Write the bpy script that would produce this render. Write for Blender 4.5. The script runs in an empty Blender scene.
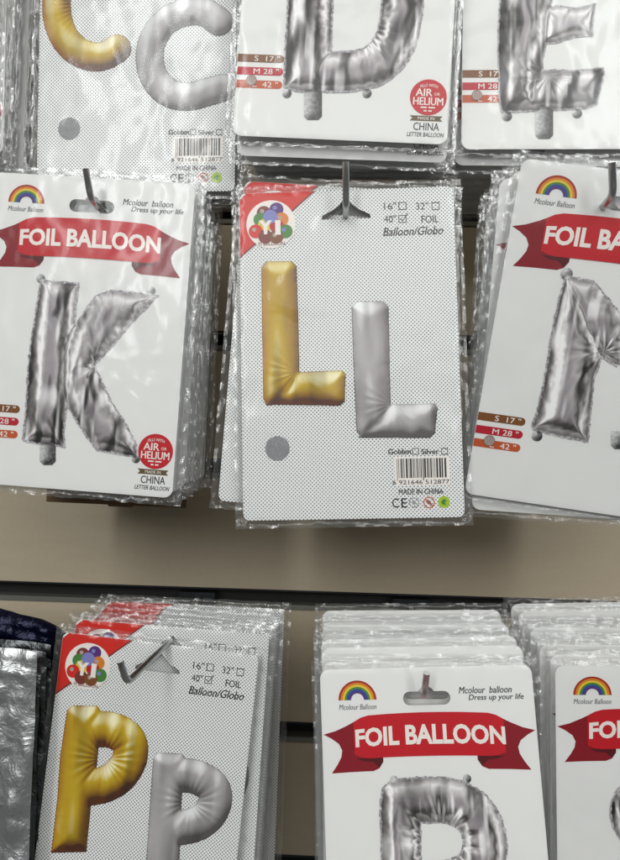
import bpy, bmesh, math, random
import numpy as np
from mathutils import Vector, Matrix, Euler, noise as mnoise
random.seed(7)
R = math.radians
S = bpy.context.scene
COL = S.collection

# ------------------------------------------------------------------ camera
PW, PH, F = 620.0, 860.0, 640.0            # photograph size and focal length in its pixels
cam_d = bpy.data.cameras.new('camera')
cam = bpy.data.objects.new('camera', cam_d); COL.objects.link(cam); S.camera = cam
cam_d.sensor_fit = 'VERTICAL'; cam_d.sensor_height = 36.0; cam_d.lens = 36.0 * F / PH
cam_d.clip_start = 0.01; cam_d.clip_end = 50
CAM = Vector((0, -0.5, 0))
YAW, PITCH, ROLL = R(2.3), R(1.8), R(1.4)
rot = Matrix.Rotation(YAW, 4, 'Z') @ Matrix.Rotation(R(90) + PITCH, 4, 'X') @ Matrix.Rotation(ROLL, 4, 'Z')
cam.matrix_world = Matrix.Translation(CAM) @ rot
ROT3 = rot.to_3x3()
def at(px, py, Y):
    """world point on the vertical plane y = Y seen at photo pixel (px, py)"""
    d = ROT3 @ Vector(((px - PW / 2) / F, (PH / 2 - py) / F, -1))
    return CAM + d * ((Y - CAM.y) / d.y)
def to_px(p):
    q = ROT3.transposed() @ (Vector(p) - CAM)
    return (PW / 2 + F * q.x / -q.z, PH / 2 - F * q.y / -q.z)

# ------------------------------------------------------------------ world and lamps (shop interior, no daylight)
W = bpy.data.worlds.new('World'); S.world = W; W.use_nodes = True
wb = W.node_tree.nodes['Background']; wb.inputs[0].default_value = (0.97, 1.0, 0.97, 1); wb.inputs[1].default_value = 0.11
def area(name, loc, target, sx, sy, power, color):
    l = bpy.data.lights.new(name, 'AREA'); l.shape = 'RECTANGLE'; l.size = sx; l.size_y = sy
    l.energy = power; l.color = color
    o = bpy.data.objects.new(name, l); COL.objects.link(o); o.location = loc
    o.rotation_euler = (Vector(target) - Vector(loc)).to_track_quat('-Z', 'Y').to_euler()
    return o
area('ceiling_tube_or_fill', (0.25, -0.8, 1.8), (0, 0.1, 0), 2.4, 0.05, 10, (1.0, 0.99, 0.95))
area('ceiling_tube_or_fill', (-1.0, -2.7, 1.45), (0, 0.1, 0), 0.3, 2.2, 22, (0.96, 1.0, 1.0))
area('ceiling_tube_or_fill', (1.3, -2.5, 1.45), (0, 0.1, 0), 0.3, 2.2, 18, (0.96, 1.0, 1.0))
area('ceiling_tube_or_fill', (0.1, -4.2, 2.0), (0, 0.1, 0), 5.0, 2.4, 86, (1.0, 0.99, 0.96))  # broad fill panel, no tube: added for frontal light under the rows

S.render.engine = 'CYCLES'
S.cycles.transparent_max_bounces = 64
S.cycles.max_bounces = 6
S.cycles.diffuse_bounces = 3; S.cycles.glossy_bounces = 3; S.cycles.transmission_bounces = 4
S.cycles.sample_clamp_indirect = 4
S.view_settings.view_transform = 'Standard'; S.view_settings.look = 'None'
S.view_settings.gamma = 1; S.view_settings.exposure = 0.16

# ------------------------------------------------------------------ materials
def lin(c):
    return tuple(((v / 255) / 12.92 if v / 255 <= 0.04045 else ((v / 255 + 0.055) / 1.055) ** 2.4) for v in c)
class NT:
    def __init__(s, name):
        s.m = bpy.data.materials.new(name); s.m.use_nodes = True
        s.t = s.m.node_tree; s.b = s.t.nodes.get('Principled BSDF'); s.out = s.t.nodes.get('Material Output')
    def n(s, typ, **kw):
        o = s.t.nodes.new(typ)
        for k, v in kw.items(): setattr(o, k, v)
        return o
    def l(s, a, b): s.t.links.new(a, b)
    def noise(s, scale, detail=3, rough=0.55, vec=None, dist=0.0):
        o = s.n('ShaderNodeTexNoise'); o.inputs['Scale'].default_value = scale; o.inputs['Detail'].default_value = detail
        o.inputs['Roughness'].default_value = rough; o.inputs['Distortion'].default_value = dist
        if vec is None: vec = s.n('ShaderNodeTexCoord').outputs['Object']
        s.l(vec, o.inputs['Vector']); return o.outputs['Fac']
    def math(s, op, a, b=None, c=None, clamp=False):
        o = s.n('ShaderNodeMath', operation=op); o.use_clamp = clamp
        for i, v in enumerate((a, b, c)):
            if v is None: continue
            if isinstance(v, (int, float)): o.inputs[i].default_value = v
            else: s.l(v, o.inputs[i])
        return o.outputs[0]
    def mixc(s, fac, a, b, mode='MIX'):
        o = s.n('ShaderNodeMix', data_type='RGBA', blend_type=mode)
        for i, v in ((0, fac), (6, a), (7, b)):
            if isinstance(v, (int, float)): o.inputs[i].default_value = v
            elif isinstance(v, tuple): o.inputs[i].default_value = (*v, 1)
            else: s.l(v, o.inputs[i])
        return o.outputs[2]
    def bump(s, h, strength, dist=0.001):
        o = s.n('ShaderNodeBump'); o.inputs['Strength'].default_value = strength; o.inputs['Distance'].default_value = dist
        s.l(h, o.inputs['Height']); return o.outputs[0]

def plain(name, rgb, rough=0.5, metal=0.0, var=0.06, nscale=60, bump=0.0, bscale=300, spec=0.5):
    k = NT(name); c = lin(rgb)
    f = k.noise(nscale, 4)
    a = tuple(v * (1 - var) for v in c); b = tuple(min(1, v * (1 + var)) for v in c)
    k.l(k.mixc(f, a, b), k.b.inputs['Base Color'])
    k.b.inputs['Roughness'].default_value = rough; k.b.inputs['Metallic'].default_value = metal
    k.b.inputs['Specular IOR Level'].default_value = spec
    if bump: k.l(k.bump(k.noise(bscale, 4), bump), k.b.inputs['Normal'])
    return k.m

def ink(name, rgb, rough=0.4): return plain(name, rgb, rough, var=0.03, spec=0.35)

M = {}
M['card'] = plain('white_card', (231, 231, 229), 0.42, var=0.012, nscale=18, spec=0.3)
M['core'] = plain('card_edge', (190, 190, 188), 0.7)

def dotted():
    k = NT('dotted_card')
    tc = k.n('ShaderNodeTexCoord').outputs['Object']
    sep = k.n('ShaderNodeSeparateXYZ'); k.l(tc, sep.inputs[0])
    P = 3.75 / 1280
    a = k.math('COSINE', k.math('MULTIPLY', sep.outputs['X'], 2 * math.pi / P))
    b = k.math('COSINE', k.math('MULTIPLY', sep.outputs['Z'], 2 * math.pi / P))
    f = k.math('MULTIPLY', a, b)
    d = k.math('MULTIPLY', k.math('SUBTRACT', f, 0.30), 3.4, clamp=True)
    col = k.mixc(d, lin((236, 237, 236)), lin((74, 74, 82)))
    k.l(col, k.b.inputs['Base Color']); k.b.inputs['Roughness'].default_value = 0.42
    k.b.inputs['Specular IOR Level'].default_value = 0.3
    return k.m
M['dots'] = dotted()

def printed():
    k = NT('printed_picture')
    a = k.n('ShaderNodeAttribute', attribute_name='Col')
    k.l(a.outputs['Color'], k.b.inputs['Base Color']); k.b.inputs['Roughness'].default_value = 0.35
    k.b.inputs['Specular IOR Level'].default_value = 0.35
    return k.m
M['print'] = printed()

def film(name='clear_film', tint=(1, 1, 1), haze=0.006, edgehaze=0.05):
    k = NT(name); k.t.nodes.remove(k.b)
    tc = k.n('ShaderNodeTexCoord').outputs['Object']
    oi = k.n('ShaderNodeObjectInfo')
    add = k.n('ShaderNodeVectorMath', operation='ADD'); k.l(tc, add.inputs[0])
    cmb = k.n('ShaderNodeCombineXYZ'); r3 = k.math('MULTIPLY', oi.outputs['Random'], 7.0)
    for i in range(3): k.l(r3, cmb.inputs[i])
    k.l(cmb.outputs[0], add.inputs[1]); v = add.outputs[0]
    e = k.n('ShaderNodeAttribute', attribute_name='edge').outputs['Fac']
    # broad soft wrinkles everywhere, tight crinkles along the welded edge
    wide = k.noise(16, 2, 0.5, v, 0.6)
    mid = k.noise(70, 3, 0.6, v, 0.8)
    fine = k.noise(330, 3, 0.6, v, 0.4)
    h = k.math('ADD', k.math('MULTIPLY', wide, 2.4), k.math('ADD', k.math('MULTIPLY', mid, k.math('MULTIPLY_ADD', e, 0.32, 0.08)),
               k.math('MULTIPLY', fine, k.math('MULTIPLY', e, 0.11))))
    nrm = k.bump(h, 1.0, 0.0016)
    tr = k.n('ShaderNodeBsdfTransparent'); tr.inputs[0].default_value = (0.985 * tint[0], 0.985 * tint[1], 0.985 * tint[2], 1)
    df = k.n('ShaderNodeBsdfDiffuse'); df.inputs[0].default_value = (0.78, 0.8, 0.8, 1); k.l(nrm, df.inputs['Normal'])
    gl = k.n('ShaderNodeBsdfGlossy'); gl.inputs['Roughness'].default_value = 0.13; gl.inputs[0].default_value = (1, 1, 1, 1); k.l(nrm, gl.inputs['Normal'])
    m1 = k.n('ShaderNodeMixShader'); k.l(tr.outputs[0], m1.inputs[1]); k.l(df.outputs[0], m1.inputs[2])
    hz = k.math('MULTIPLY_ADD', k.math('MULTIPLY', e, fine), edgehaze, haze, clamp=True)
    k.l(hz, m1.inputs[0])
    fr = k.n('ShaderNodeFresnel'); fr.inputs[0].default_value = 1.5; k.l(nrm, fr.inputs['Normal'])
    m2 = k.n('ShaderNodeMixShader'); k.l(m1.outputs[0], m2.inputs[1]); k.l(gl.outputs[0], m2.inputs[2])
    k.l(k.math('MINIMUM', k.math('MULTIPLY', fr.outputs[0], k.math('MULTIPLY_ADD', e, 0.6, 0.42)), 0.22), m2.inputs[0])
    k.l(m2.outputs[0], k.out.inputs['Surface'])
    return k.m
M['film'] = film()

def foil(name, rgb, rough=0.28, scale=55, strength=0.8, metal=1.0):
    k = NT(name)
    h = k.math('ADD', k.noise(scale, 4, 0.6, None, 1.2), k.math('MULTIPLY', k.noise(scale * 5, 3), 0.25))
    k.l(k.bump(h, strength, 0.004), k.b.inputs['Normal'])
    k.b.inputs['Base Color'].default_value = (*lin(rgb), 1); k.b.inputs['Metallic'].default_value = metal
    k.b.inputs['Roughness'].default_value = rough
    return k.m
M['foil'] = foil('silver_foil', (205, 203, 205), 0.34)
M['foil_rose'] = foil('rose_foil', (150, 60, 66), 0.36)
M['foil_silver_bag'] = foil('crinkled_silver_bag', (205, 207, 208), 0.42, 45, 0.55)
M['foil_grey'] = foil('smoke_grey_bag', (92, 94, 96), 0.35, 40, 0.6)
M['foil_navy'] = foil('navy_bag', (14, 17, 44), 0.28, 40, 0.7, 0.6)
M['foil_black'] = foil('black_bag', (34, 35, 38), 0.25, 45, 0.7, 0.4)
M['kraft'] = plain('kraft_board', (112, 88, 62), 0.8, var=0.12, nscale=120)
M['chrome'] = plain('hook_steel', (188, 190, 190), 0.30, 1.0, 0.05, 200)
M['cap'] = plain('bare_steel_end', (240, 240, 238), 0.35, 0.3)
M['clip'] = plain('dark_clip_steel', (52, 55, 58), 0.4, 0.7)
M['alu'] = plain('aluminium_lip', (128, 128, 120), 0.45, 0.6, 0.06, 90)
M['groove'] = plain('groove_shadow_gap', (24, 24, 24), 0.8)

def laminate():
    k = NT('beige_laminate')
    tc = k.n('ShaderNodeTexCoord').outputs['Object']
    mp = k.n('ShaderNodeMapping'); k.l(tc, mp.inputs[0]); mp.inputs['Scale'].default_value = (1.2, 1, 9)
    f = k.noise(9, 5, 0.6, mp.outputs[0]); g = k.noise(160, 3)
    c = k.mixc(f, lin((184, 170, 146)), lin((196, 182, 158)))
    c = k.mixc(k.math('MULTIPLY', g, 0.16), c, lin((120, 110, 92)))
    k.l(c, k.b.inputs['Base Color']); k.b.inputs['Roughness'].default_value = 0.5
    k.l(k.bump(g, 0.12, 0.0004), k.b.inputs['Normal'])
    return k.m
M['lam'] = laminate()

INK = {n: ink('ink_' + n, c) for n, c in dict(
    red=(192, 20, 34), darkred=(134, 14, 30), foldred=(84, 8, 20), white=(238, 232, 226), black=(34, 34, 38), grey=(92, 92, 96),
    brown=(122, 74, 34), crimson=(182, 22, 44), rust=(190, 84, 44), vermilion=(206, 40, 30), orange=(216, 128, 40),
    yellow=(222, 196, 60), green=(70, 128, 58), blue=(48, 70, 150), purple=(88, 46, 120), lime=(158, 190, 40),
    olive=(96, 78, 48), rrred=(160, 44, 28), lilac=(126, 130, 190), maroon=(120, 50, 44), shade=(150, 150, 154), ash=(140, 124, 120), dimple=(176, 158, 150)).items()}

# ------------------------------------------------------------------ mesh helpers
def link(name, me, parent=None):
    o = bpy.data.objects.new(name, me); COL.objects.link(o)
    if parent: o.parent = parent
    return o
def thing(name, label, cat, loc=(0, 0, 0), rot=(0, 0, 0), group=None):
    o = bpy.data.objects.new(name, None); COL.objects.link(o); o.empty_display_size = 0.02
    o.location = loc; o.rotation_euler = rot; o['label'] = label; o['category'] = cat
    if group: o['group'] = group
    return o
def box(bm, x0, x1, y0, y1, z0, z1):
    v = [bm.verts.new(p) for p in ((x0, y0, z0), (x1, y0, z0), (x1, y1, z0), (x0, y1, z0), (x0, y0, z1), (x1, y0, z1), (x1, y1, z1), (x0, y1, z1))]
    for f in ((0, 1, 5, 4), (1, 2, 6, 5), (2, 3, 7, 6), (3, 0, 4, 7), (4, 5, 6, 7), (3, 2, 1, 0)): bm.faces.new([v[i] for i in f])
def bm_obj(name, bm, mat, parent=None, smooth=False, bevel=0):
    if bevel: bmesh.ops.bevel(bm, geom=list(bm.edges), offset=bevel, segments=2, affect='EDGES')
    me = bpy.data.meshes.new(name); bm.to_mesh(me); bm.free()
    for m in (mat if isinstance(mat, list) else [mat]): me.materials.append(m)
    if smooth: me.shade_smooth()
    return link(name, me, parent)
def tube(bm, pts, r, seg=14, caps=True, mat=0, capmat=0):
    pts = [Vector(p) for p in pts]; rings = []
    up = Vector((1, 0, 0.013))
    for i, p in enumerate(pts):
        t = (pts[min(i + 1, len(pts) - 1)] - pts[max(i - 1, 0)]).normalized()
        a = t.cross(up).normalized(); b = t.cross(a)
        rings.append([bm.verts.new(p + (a * math.cos(k * 2 * math.pi / seg) + b * math.sin(k * 2 * math.pi / seg)) * r) for k in range(seg)])
    for i in range(len(rings) - 1):
        for k in range(seg):
            f = bm.faces.new((rings[i][k], rings[i][(k + 1) % seg], rings[i + 1][(k + 1) % seg], rings[i + 1][k])); f.smooth = True; f.material_index = mat
    if caps:
        bm.faces.new(rings[0]).material_index = mat; bm.faces.new(rings[-1][::-1]).material_index = capmat

# flat printed shapes: 2-D outlines in "card pixels" (u right, v down, 1280 per metre), origin = hanging hole
U = 1 / 1280.0
FRAME = {}
def frame(key, kind, hole, Y, tilt, pitch, sc=1.0):
    """where a pack hangs: its hole seen at pixel `hole`, on the plane y = Y, turned `tilt` degrees clockwise"""
    p = at(hole[0], hole[1], Y)
    FRAME[key] = (Matrix.Translation(p) @ Euler((R(pitch), R(tilt) - ROLL, 0), 'XYZ').to_matrix().to_4x4(), kind, pitch)
    return key
def to_img(pts, key, *_):
    """photo pixels -> card pixels of the pack `key` (ray from the camera onto the card's plane)"""
    mi = FRAME[key][0].inverted(); o = mi @ CAM; out = []
    for x, y in pts:
        q = mi @ at(x, y, 0.3); d = q - o; h = o - d * (o.y / d.y); out.append((h.x / U, -h.z / U))
    return out
frame('K', 'F', (92, 204.5), 0.0, 4.3, 1.5)
frame('L', 'D', (346, 212), 0.0, -1.2, -2.0)
frame('M', 'F', (631, 203), -0.033, 8.3, 9.0)
frame('D', 'F', (357, -150), -0.015, 3.6, 0.0)
frame('E', 'F', (567, -131), 0.01, 1.0, 0.0)
frame('C', 'D', (139, -86), 0.026, 0.3, 0.0)
frame('P', 'D', (158, 665), 0.043, 6.0, -1.5)
frame('R', 'F', (426.5, 696), 0.008, -2.2, -8.0)
frame('S', 'F', (662, 693), 0.018, -0.6, 2.0)
def fill(splines, extrude=0.0):
    """filled outline (even-odd) -> (verts2d+depth, faces)"""
    cu = bpy.data.curves.new('tmp', 'CURVE'); cu.dimensions = '2D'; cu.fill_mode = 'BOTH'; cu.extrude = extrude
    for sp in splines:
        s = cu.splines.new('POLY'); s.points.add(len(sp) - 1); s.use_cyclic_u = True
        for p, (u, v) in zip(s.points, sp): p.co = (u, -v, 0, 1)
    return take(cu)
def take(cu):
    o = bpy.data.objects.new('tmp', cu); COL.objects.link(o)
    dg = bpy.context.evaluated_depsgraph_get(); me = bpy.data.meshes.new_from_object(o.evaluated_get(dg))
    vs = [(v.co.x, -v.co.y, v.co.z) for v in me.vertices]; fs = [tuple(p.vertices) for p in me.polygons]
    bpy.data.objects.remove(o); bpy.data.meshes.remove(me)
    (bpy.data.curves.remove(cu))
    return vs, fs
class Flat:
    def __init__(s, layer=1): s.v = []; s.f = []; s.mi = []; s.mats = []; s.layer = layer
    def _add(s, vs, fs, mat, layer):
        if mat not in s.mats: s.mats.append(mat)
        b = len(s.v); y = -0.00012 * (s.layer + layer)
        s.v += [(p[0] * U, y, -p[1] * U) for p in vs]; s.f += [tuple(i + b for i in f) for f in fs]
        s.mi += [s.mats.index(mat)] * len(fs)
    def shape(s, splines, mat, layer=0):
        if splines and isinstance(splines[0][0], (int, float)): splines = [splines]
        vs, fs = fill(splines); s._add(vs, fs, mat, layer); return s
    def rect(s, u0, v0, u1, v1, mat, layer=0): s._add([(u0, v0), (u1, v0), (u1, v1), (u0, v1)], [(0, 3, 2, 1)], mat, layer); return s
    def text(s, txt, u, v, w, h, mat, layer=0, bold=0.0, shear=0.0, rot=0.0, warp=None, faux=True):
        cu = bpy.data.curves.new('t', 'FONT'); cu.body = txt; cu.offset = 0 if faux else bold; cu.shear = shear; cu.size = 1; cu.resolution_u = 3
        vs, fs = take(cu)
        x0 = min(p[0] for p in vs); x1 = max(p[0] for p in vs); y0 = min(p[1] for p in vs); y1 = max(p[1] for p in vs)
        q = []
        for p in vs:
            a = ((p[0] - x0) / (x1 - x0) - .5) * w; b = ((p[1] - y0) / (y1 - y0) - .5) * h
            if warp: a, b = warp(a, b)
            c_, s_ = math.cos(R(rot)), math.sin(R(rot)); q.append((u + a * c_ - b * s_, v + a * s_ + b * c_))
        s._add(q, fs, mat, layer)
        if faux and bold:
            k = bold * h * .9
            for i, (a, b) in enumerate(((k, 0), (-k, 0), (0, k * .6))): s._add([(p[0] + a, p[1] + b) for p in q], fs, mat, layer + .12 * (i + 1))
        return s
    def build(s, name, parent):
        me = bpy.data.meshes.new(name); me.from_pydata(s.v, [], s.f)
        for m in s.mats: me.materials.append(m)
        me.polygons.foreach_set('material_index', s.mi); me.update()
        return link(name, me, parent)
def circle(u, v, r, n=40, ry=None):
    return [(u + r * math.cos(2 * math.pi * k / n), v + (ry or r) * math.sin(2 * math.pi * k / n)) for k in range(n)]
def rrect(u0, v0, u1, v1, r, n=6):
    p = []
    for cx, cy, a in ((u1 - r, v0 + r, -90), (u1 - r, v1 - r, 0), (u0 + r, v1 - r, 90), (u0 + r, v0 + r, 180)):
        for k in range(n + 1):
            t = R(a + 90 * k / n); p.append((cx + r * math.cos(t), cy + r * math.sin(t)))
    return p
def wedge_hole():
    return [(-2, -13), (2, -13), (7, -7), (14, -2), (24, 3), (25, 7), (-25, 7), (-24, 3), (-14, -2), (-7, -7)]
def euro_hole():
    # stadium slot with a rounded hump in the middle
    p = []
    for k in range(9): t = R(-90 + 180 * k / 8); p.append((17 + 6.5 * math.cos(t), 2 + 6.5 * math.sin(t)))
    for k in range(9): t = R(90 + 180 * k / 8); p.append((-17 + 6.5 * math.cos(t), 2 + 6.5 * math.sin(t)))
    for k in range(7): t = R(200 + 140 * k / 6); p.append((8 * math.cos(t), -2 + 7 * math.sin(t)))
    return p

# ------------------------------------------------------------------ pictures of inflated letters, printed on the cards
def vnoise(x, y, seed=0):
    xi = np.floor(x).astype(np.int64); yi = np.floor(y).astype(np.int64); fx = x - xi; fy = y - yi
    fx = fx * fx * (3 - 2 * fx); fy = fy * fy * (3 - 2 * fy)
    def h(a, b):
        n = (a * 374761393 + b * 668265263 + seed * 1274126177) & 0xffffffff
        n = ((n ^ (n >> 13)) * 1274126177) & 0xffffffff
        return ((n ^ (n >> 16)) & 0xffff) / 65535.0
    return (h(xi, yi) * (1 - fx) + h(xi + 1, yi) * fx) * (1 - fy) + (h(xi, yi + 1) * (1 - fx) + h(xi + 1, yi + 1) * fx) * fy
def sd_poly(X, Y, pts):
    """signed distance, positive inside"""
    d = np.full(X.shape, 1e9); ins = np.zeros(X.shape, bool); n = len(pts)
    for i in range(n):
        x0, y0 = pts[i]; x1, y1 = pts[(i + 1) % n]
        ex, ey = x1 - x0, y1 - y0; t = np.clip(((X - x0) * ex + (Y - y0) * ey) / (ex * ex + ey * ey + 1e-9), 0, 1)
        d = np.minimum(d, np.hypot(X - x0 - t * ex, Y - y0 - t * ey))
        c = ((y0 > Y) != (y1 > Y)) & (X < (x1 - x0) * (Y - y0) / (y1 - y0 + 1e-12) + x0)
        ins ^= c
    return np.where(ins, d, -d)
def sd_path(X, Y, pts, r):
    # smooth the path first
    p = np.array(pts, float)
    for _ in range(3):
        q = [p[0]]
        for a, b in zip(p[:-1], p[1:]): q += [a * .75 + b * .25, a * .25 + b * .75]
        q.append(p[-1]); p = np.array(q)
    d = np.full(X.shape, 1e9)
    for (x0, y0), (x1, y1) in zip(p[:-1], p[1:]):
        ex, ey = x1 - x0, y1 - y0; t = np.clip(((X - x0) * ex + (Y - y0) * ey) / (ex * ex + ey * ey + 1e-9), 0, 1)
        d = np.minimum(d, np.hypot(X - x0 - t * ex, Y - y0 - t * ey))
    return r - d
def ramp(t, stops):
    xs = [s[0] for s in stops]
    return np.stack([np.interp(t, xs, [s[1][k] for s in stops]) for k in range(3)], -1)
g3 = lambda v, r=0, b=0: (v + r + .012, v, v + b)
CHROME_X = [(-1, g3(.34)), (-.86, g3(.52)), (-.70, g3(.90)), (-.56, g3(.96)), (-.40, g3(.70, .004, .006)), (-.2, g3(.58, .008, .012)), (0, g3(.60, .01, .014)),
            (.22, g3(.70, .004, .006)), (.38, g3(.56)), (.52, g3(.36)), (.64, g3(.62)), (.78, g3(.92)), (.9, g3(.6)), (1, g3(.38))]
CHROME_Y = [(-1, g3(.55)), (-.7, g3(.92)), (-.35, g3(.76)), (0, g3(.62, .008, .012)), (.3, g3(.55, .008, .012)), (.5, g3(.36)), (.66, g3(.27)), (.8, g3(.62)), (1, g3(.4))]
def letter(name, prims, style, parent, seed=1, puckers=(), layer=3, dk=.55):
    """prims: ('poly', pts) / ('path', pts, r) / ('ball', (u,v), r) / ('tab', pts) in card pixels"""
    allp = [p for pr in prims for p in (pr[1] if pr[0] != 'ball' else [pr[1]])]
    mr = max([pr[2] for pr in prims if len(pr) > 2] + [2]) + 3
    u0 = min(p[0] for p in allp) - mr; u1 = max(p[0] for p in allp) + mr
    v0 = min(p[1] for p in allp) - mr; v1 = max(p[1] for p in allp) + mr
    st = 0.62
    xs = np.arange(u0, u1, st); ys = np.arange(v0, v1, st); X, Y = np.meshgrid(xs, ys)
    D = np.full(X.shape, -1e9); which = np.zeros(X.shape, int); Rr = np.ones(X.shape)
    for i, pr in enumerate(prims):
        if pr[0] == 'poly': d = sd_poly(X, Y, pr[1])
        elif pr[0] == 'path': d = sd_path(X, Y, pr[1], pr[2])
        elif pr[0] == 'ball': d = pr[2] - np.hypot(X - pr[1][0], Y - pr[1][1])
        else: d = sd_poly(X, Y, pr[1]) + 1.0
        big = pr[0] in ('poly', 'path')
        dd = d
        m = dd > D; D = np.where(m, dd, D); which = np.where(m, 0 if big else 1, which)
        Rr = np.where(m, max(float(d[d > 0].max()) if (d > 0).any() else 1, 1), Rr)
    sc = vnoise(X * .35, Y * .35, seed) - .5
    D = D + (.7 + sc * (1.5 if style == 'chrome' else .45)) * (which == 0)
    t = np.clip(D / (Rr * .98), 0, 1)
    H = np.sqrt(np.clip(1 - (1 - t) ** 2, 0, 1)) * Rr
    for _ in range(22 if style == 'chrome' else 34):
        P_ = np.pad(H, 1, mode='edge')
        Bl = (P_[:-2, 1:-1] + P_[2:, 1:-1] + P_[1:-1, :-2] + P_[1:-1, 2:] + 2 * H) / 6
        H = np.where(D > 0, Bl, H)
    # puckers round the bends and at the seams
    n1 = vnoise(X * .22, Y * .22, seed + 3) - .5; n2 = vnoise(X * .10, Y * .022, seed + 5) - .5; n3 = vnoise(X * .6, Y * .6, seed + 9) - .5
    edge = np.exp(-D / (Rr * .35))
    amp = 1.0 if style == 'chrome' else .42
    H = H + n1 * .8 * edge * amp * .6 + n2 * 2.6 * amp + n3 * .12 * edge * amp
    for (cu, cv, k, a) in puckers:
        ang = np.arctan2(Y - cv, X - cu); rad = np.hypot(X - cu, Y - cv)
        H = H + a * np.sin(ang * k + 3 * vnoise(ang * 3, rad * .02, seed)) * np.exp(-((rad - Rr * .9) / (Rr * .9)) ** 2)
    gy, gx = np.gradient(H, st); L = np.sqrt(gx ** 2 + gy ** 2 + .55); nx, ny = -gx / L, -gy / L
    if style == 'chrome':
        wob = (vnoise(X * .05, Y * .018, seed + 11) - .5) * .35
        cx = ramp(np.clip(nx + wob * .7, -1, 1), CHROME_X); cy = ramp(np.clip(ny + wob * .4, -1, 1), CHROME_Y)
        w = np.clip(np.abs(ny) / (np.abs(nx) + np.abs(ny) + .12), 0, 1)[..., None]
        C = cx * (1 - w) + cy * w
        wx = X + 9 * (vnoise(X * .05, Y * .05, seed + 41) - .5); wy = Y + 30 * (vnoise(X * .07, Y * .03, seed + 43) - .5)
        dark = np.clip((.6 * vnoise(wx * .085 + wy * .02, wy * .02, seed + 21) + .4 * vnoise(wx * .2, wy * .045, seed + 22) - .52) * 2.6, 0, 1)[..., None]
        C = C * (1 - dk * dark)
        glint = np.clip((vnoise(X * .16, Y * .03, seed + 31) - .72) * 5, 0, 1)[..., None]
        C = C + (1 - C) * glint * .55
        seam = np.clip((2.4 - D) / 1.2, 0, 1)[..., None]
        C = C * (1 - seam) + seam * (.48 + .34 * (vnoise(X * .8, Y * .8, seed + 7)))[..., None] * np.array([1, .98, 1.0])
        tabm = (which == 1)[..., None]
        tcol = (.56 - .2 * np.clip(nx + ny, -1, 1) + .14 * n3)[..., None] * np.ones(3)
        C = np.where(tabm, tcol, C)
        C = np.clip((C - .5) * 1.3 + .46, .05, 1) ** 2.25
    else:
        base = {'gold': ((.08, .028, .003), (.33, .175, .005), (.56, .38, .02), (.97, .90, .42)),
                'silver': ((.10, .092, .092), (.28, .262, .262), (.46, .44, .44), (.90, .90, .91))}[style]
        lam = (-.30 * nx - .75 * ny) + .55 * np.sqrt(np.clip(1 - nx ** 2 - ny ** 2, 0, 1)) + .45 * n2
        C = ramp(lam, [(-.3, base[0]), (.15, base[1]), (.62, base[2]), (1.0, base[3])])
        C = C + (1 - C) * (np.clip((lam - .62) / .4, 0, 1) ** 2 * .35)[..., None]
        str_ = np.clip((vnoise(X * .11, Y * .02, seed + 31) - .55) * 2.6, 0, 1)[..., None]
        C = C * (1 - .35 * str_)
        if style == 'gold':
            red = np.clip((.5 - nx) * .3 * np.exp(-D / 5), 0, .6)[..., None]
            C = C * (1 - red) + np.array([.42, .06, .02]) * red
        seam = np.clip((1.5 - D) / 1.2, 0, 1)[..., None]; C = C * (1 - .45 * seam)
    C = np.clip(C, .01, .97)
    # keep cells touching the inside; pull the outer vertices onto the outline
    Dy, Dx = np.gradient(D, st); gl = np.hypot(Dx, Dy) + 1e-6
    out = D < 0
    push = np.where(out, -D, 0) ; push = np.minimum(push, st * 1.3)
    X2 = X + Dx / gl * push; Y2 = Y + Dy / gl * push
    ins = D > 0
    q = ins[:-1, :-1] | ins[1:, :-1] | ins[:-1, 1:] | ins[1:, 1:]
    idx = np.arange(X.size).reshape(X.shape)
    quads = np.stack([idx[:-1, :-1][q], idx[1:, :-1][q], idx[1:, 1:][q], idx[:-1, 1:][q]], -1)
    used = np.unique(quads); remap = np.zeros(X.size, np.int64); remap[used] = np.arange(len(used))
    vv = np.stack([X2.ravel()[used] * U, np.full(len(used), -0.00012 * layer), -Y2.ravel()[used] * U], -1)
    me = bpy.data.meshes.new(name); me.from_pydata(vv.tolist(), [], remap[quads].tolist())
    ca = me.color_attributes.new('Col', 'FLOAT_COLOR', 'POINT')
    cc = np.concatenate([C.reshape(-1, 3)[used], np.ones((len(used), 1))], 1).astype(np.float32)
    ca.data.foreach_set('color', cc.ravel()); me.materials.append(M['print']); me.update()
    return link(name, me, parent)

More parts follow.
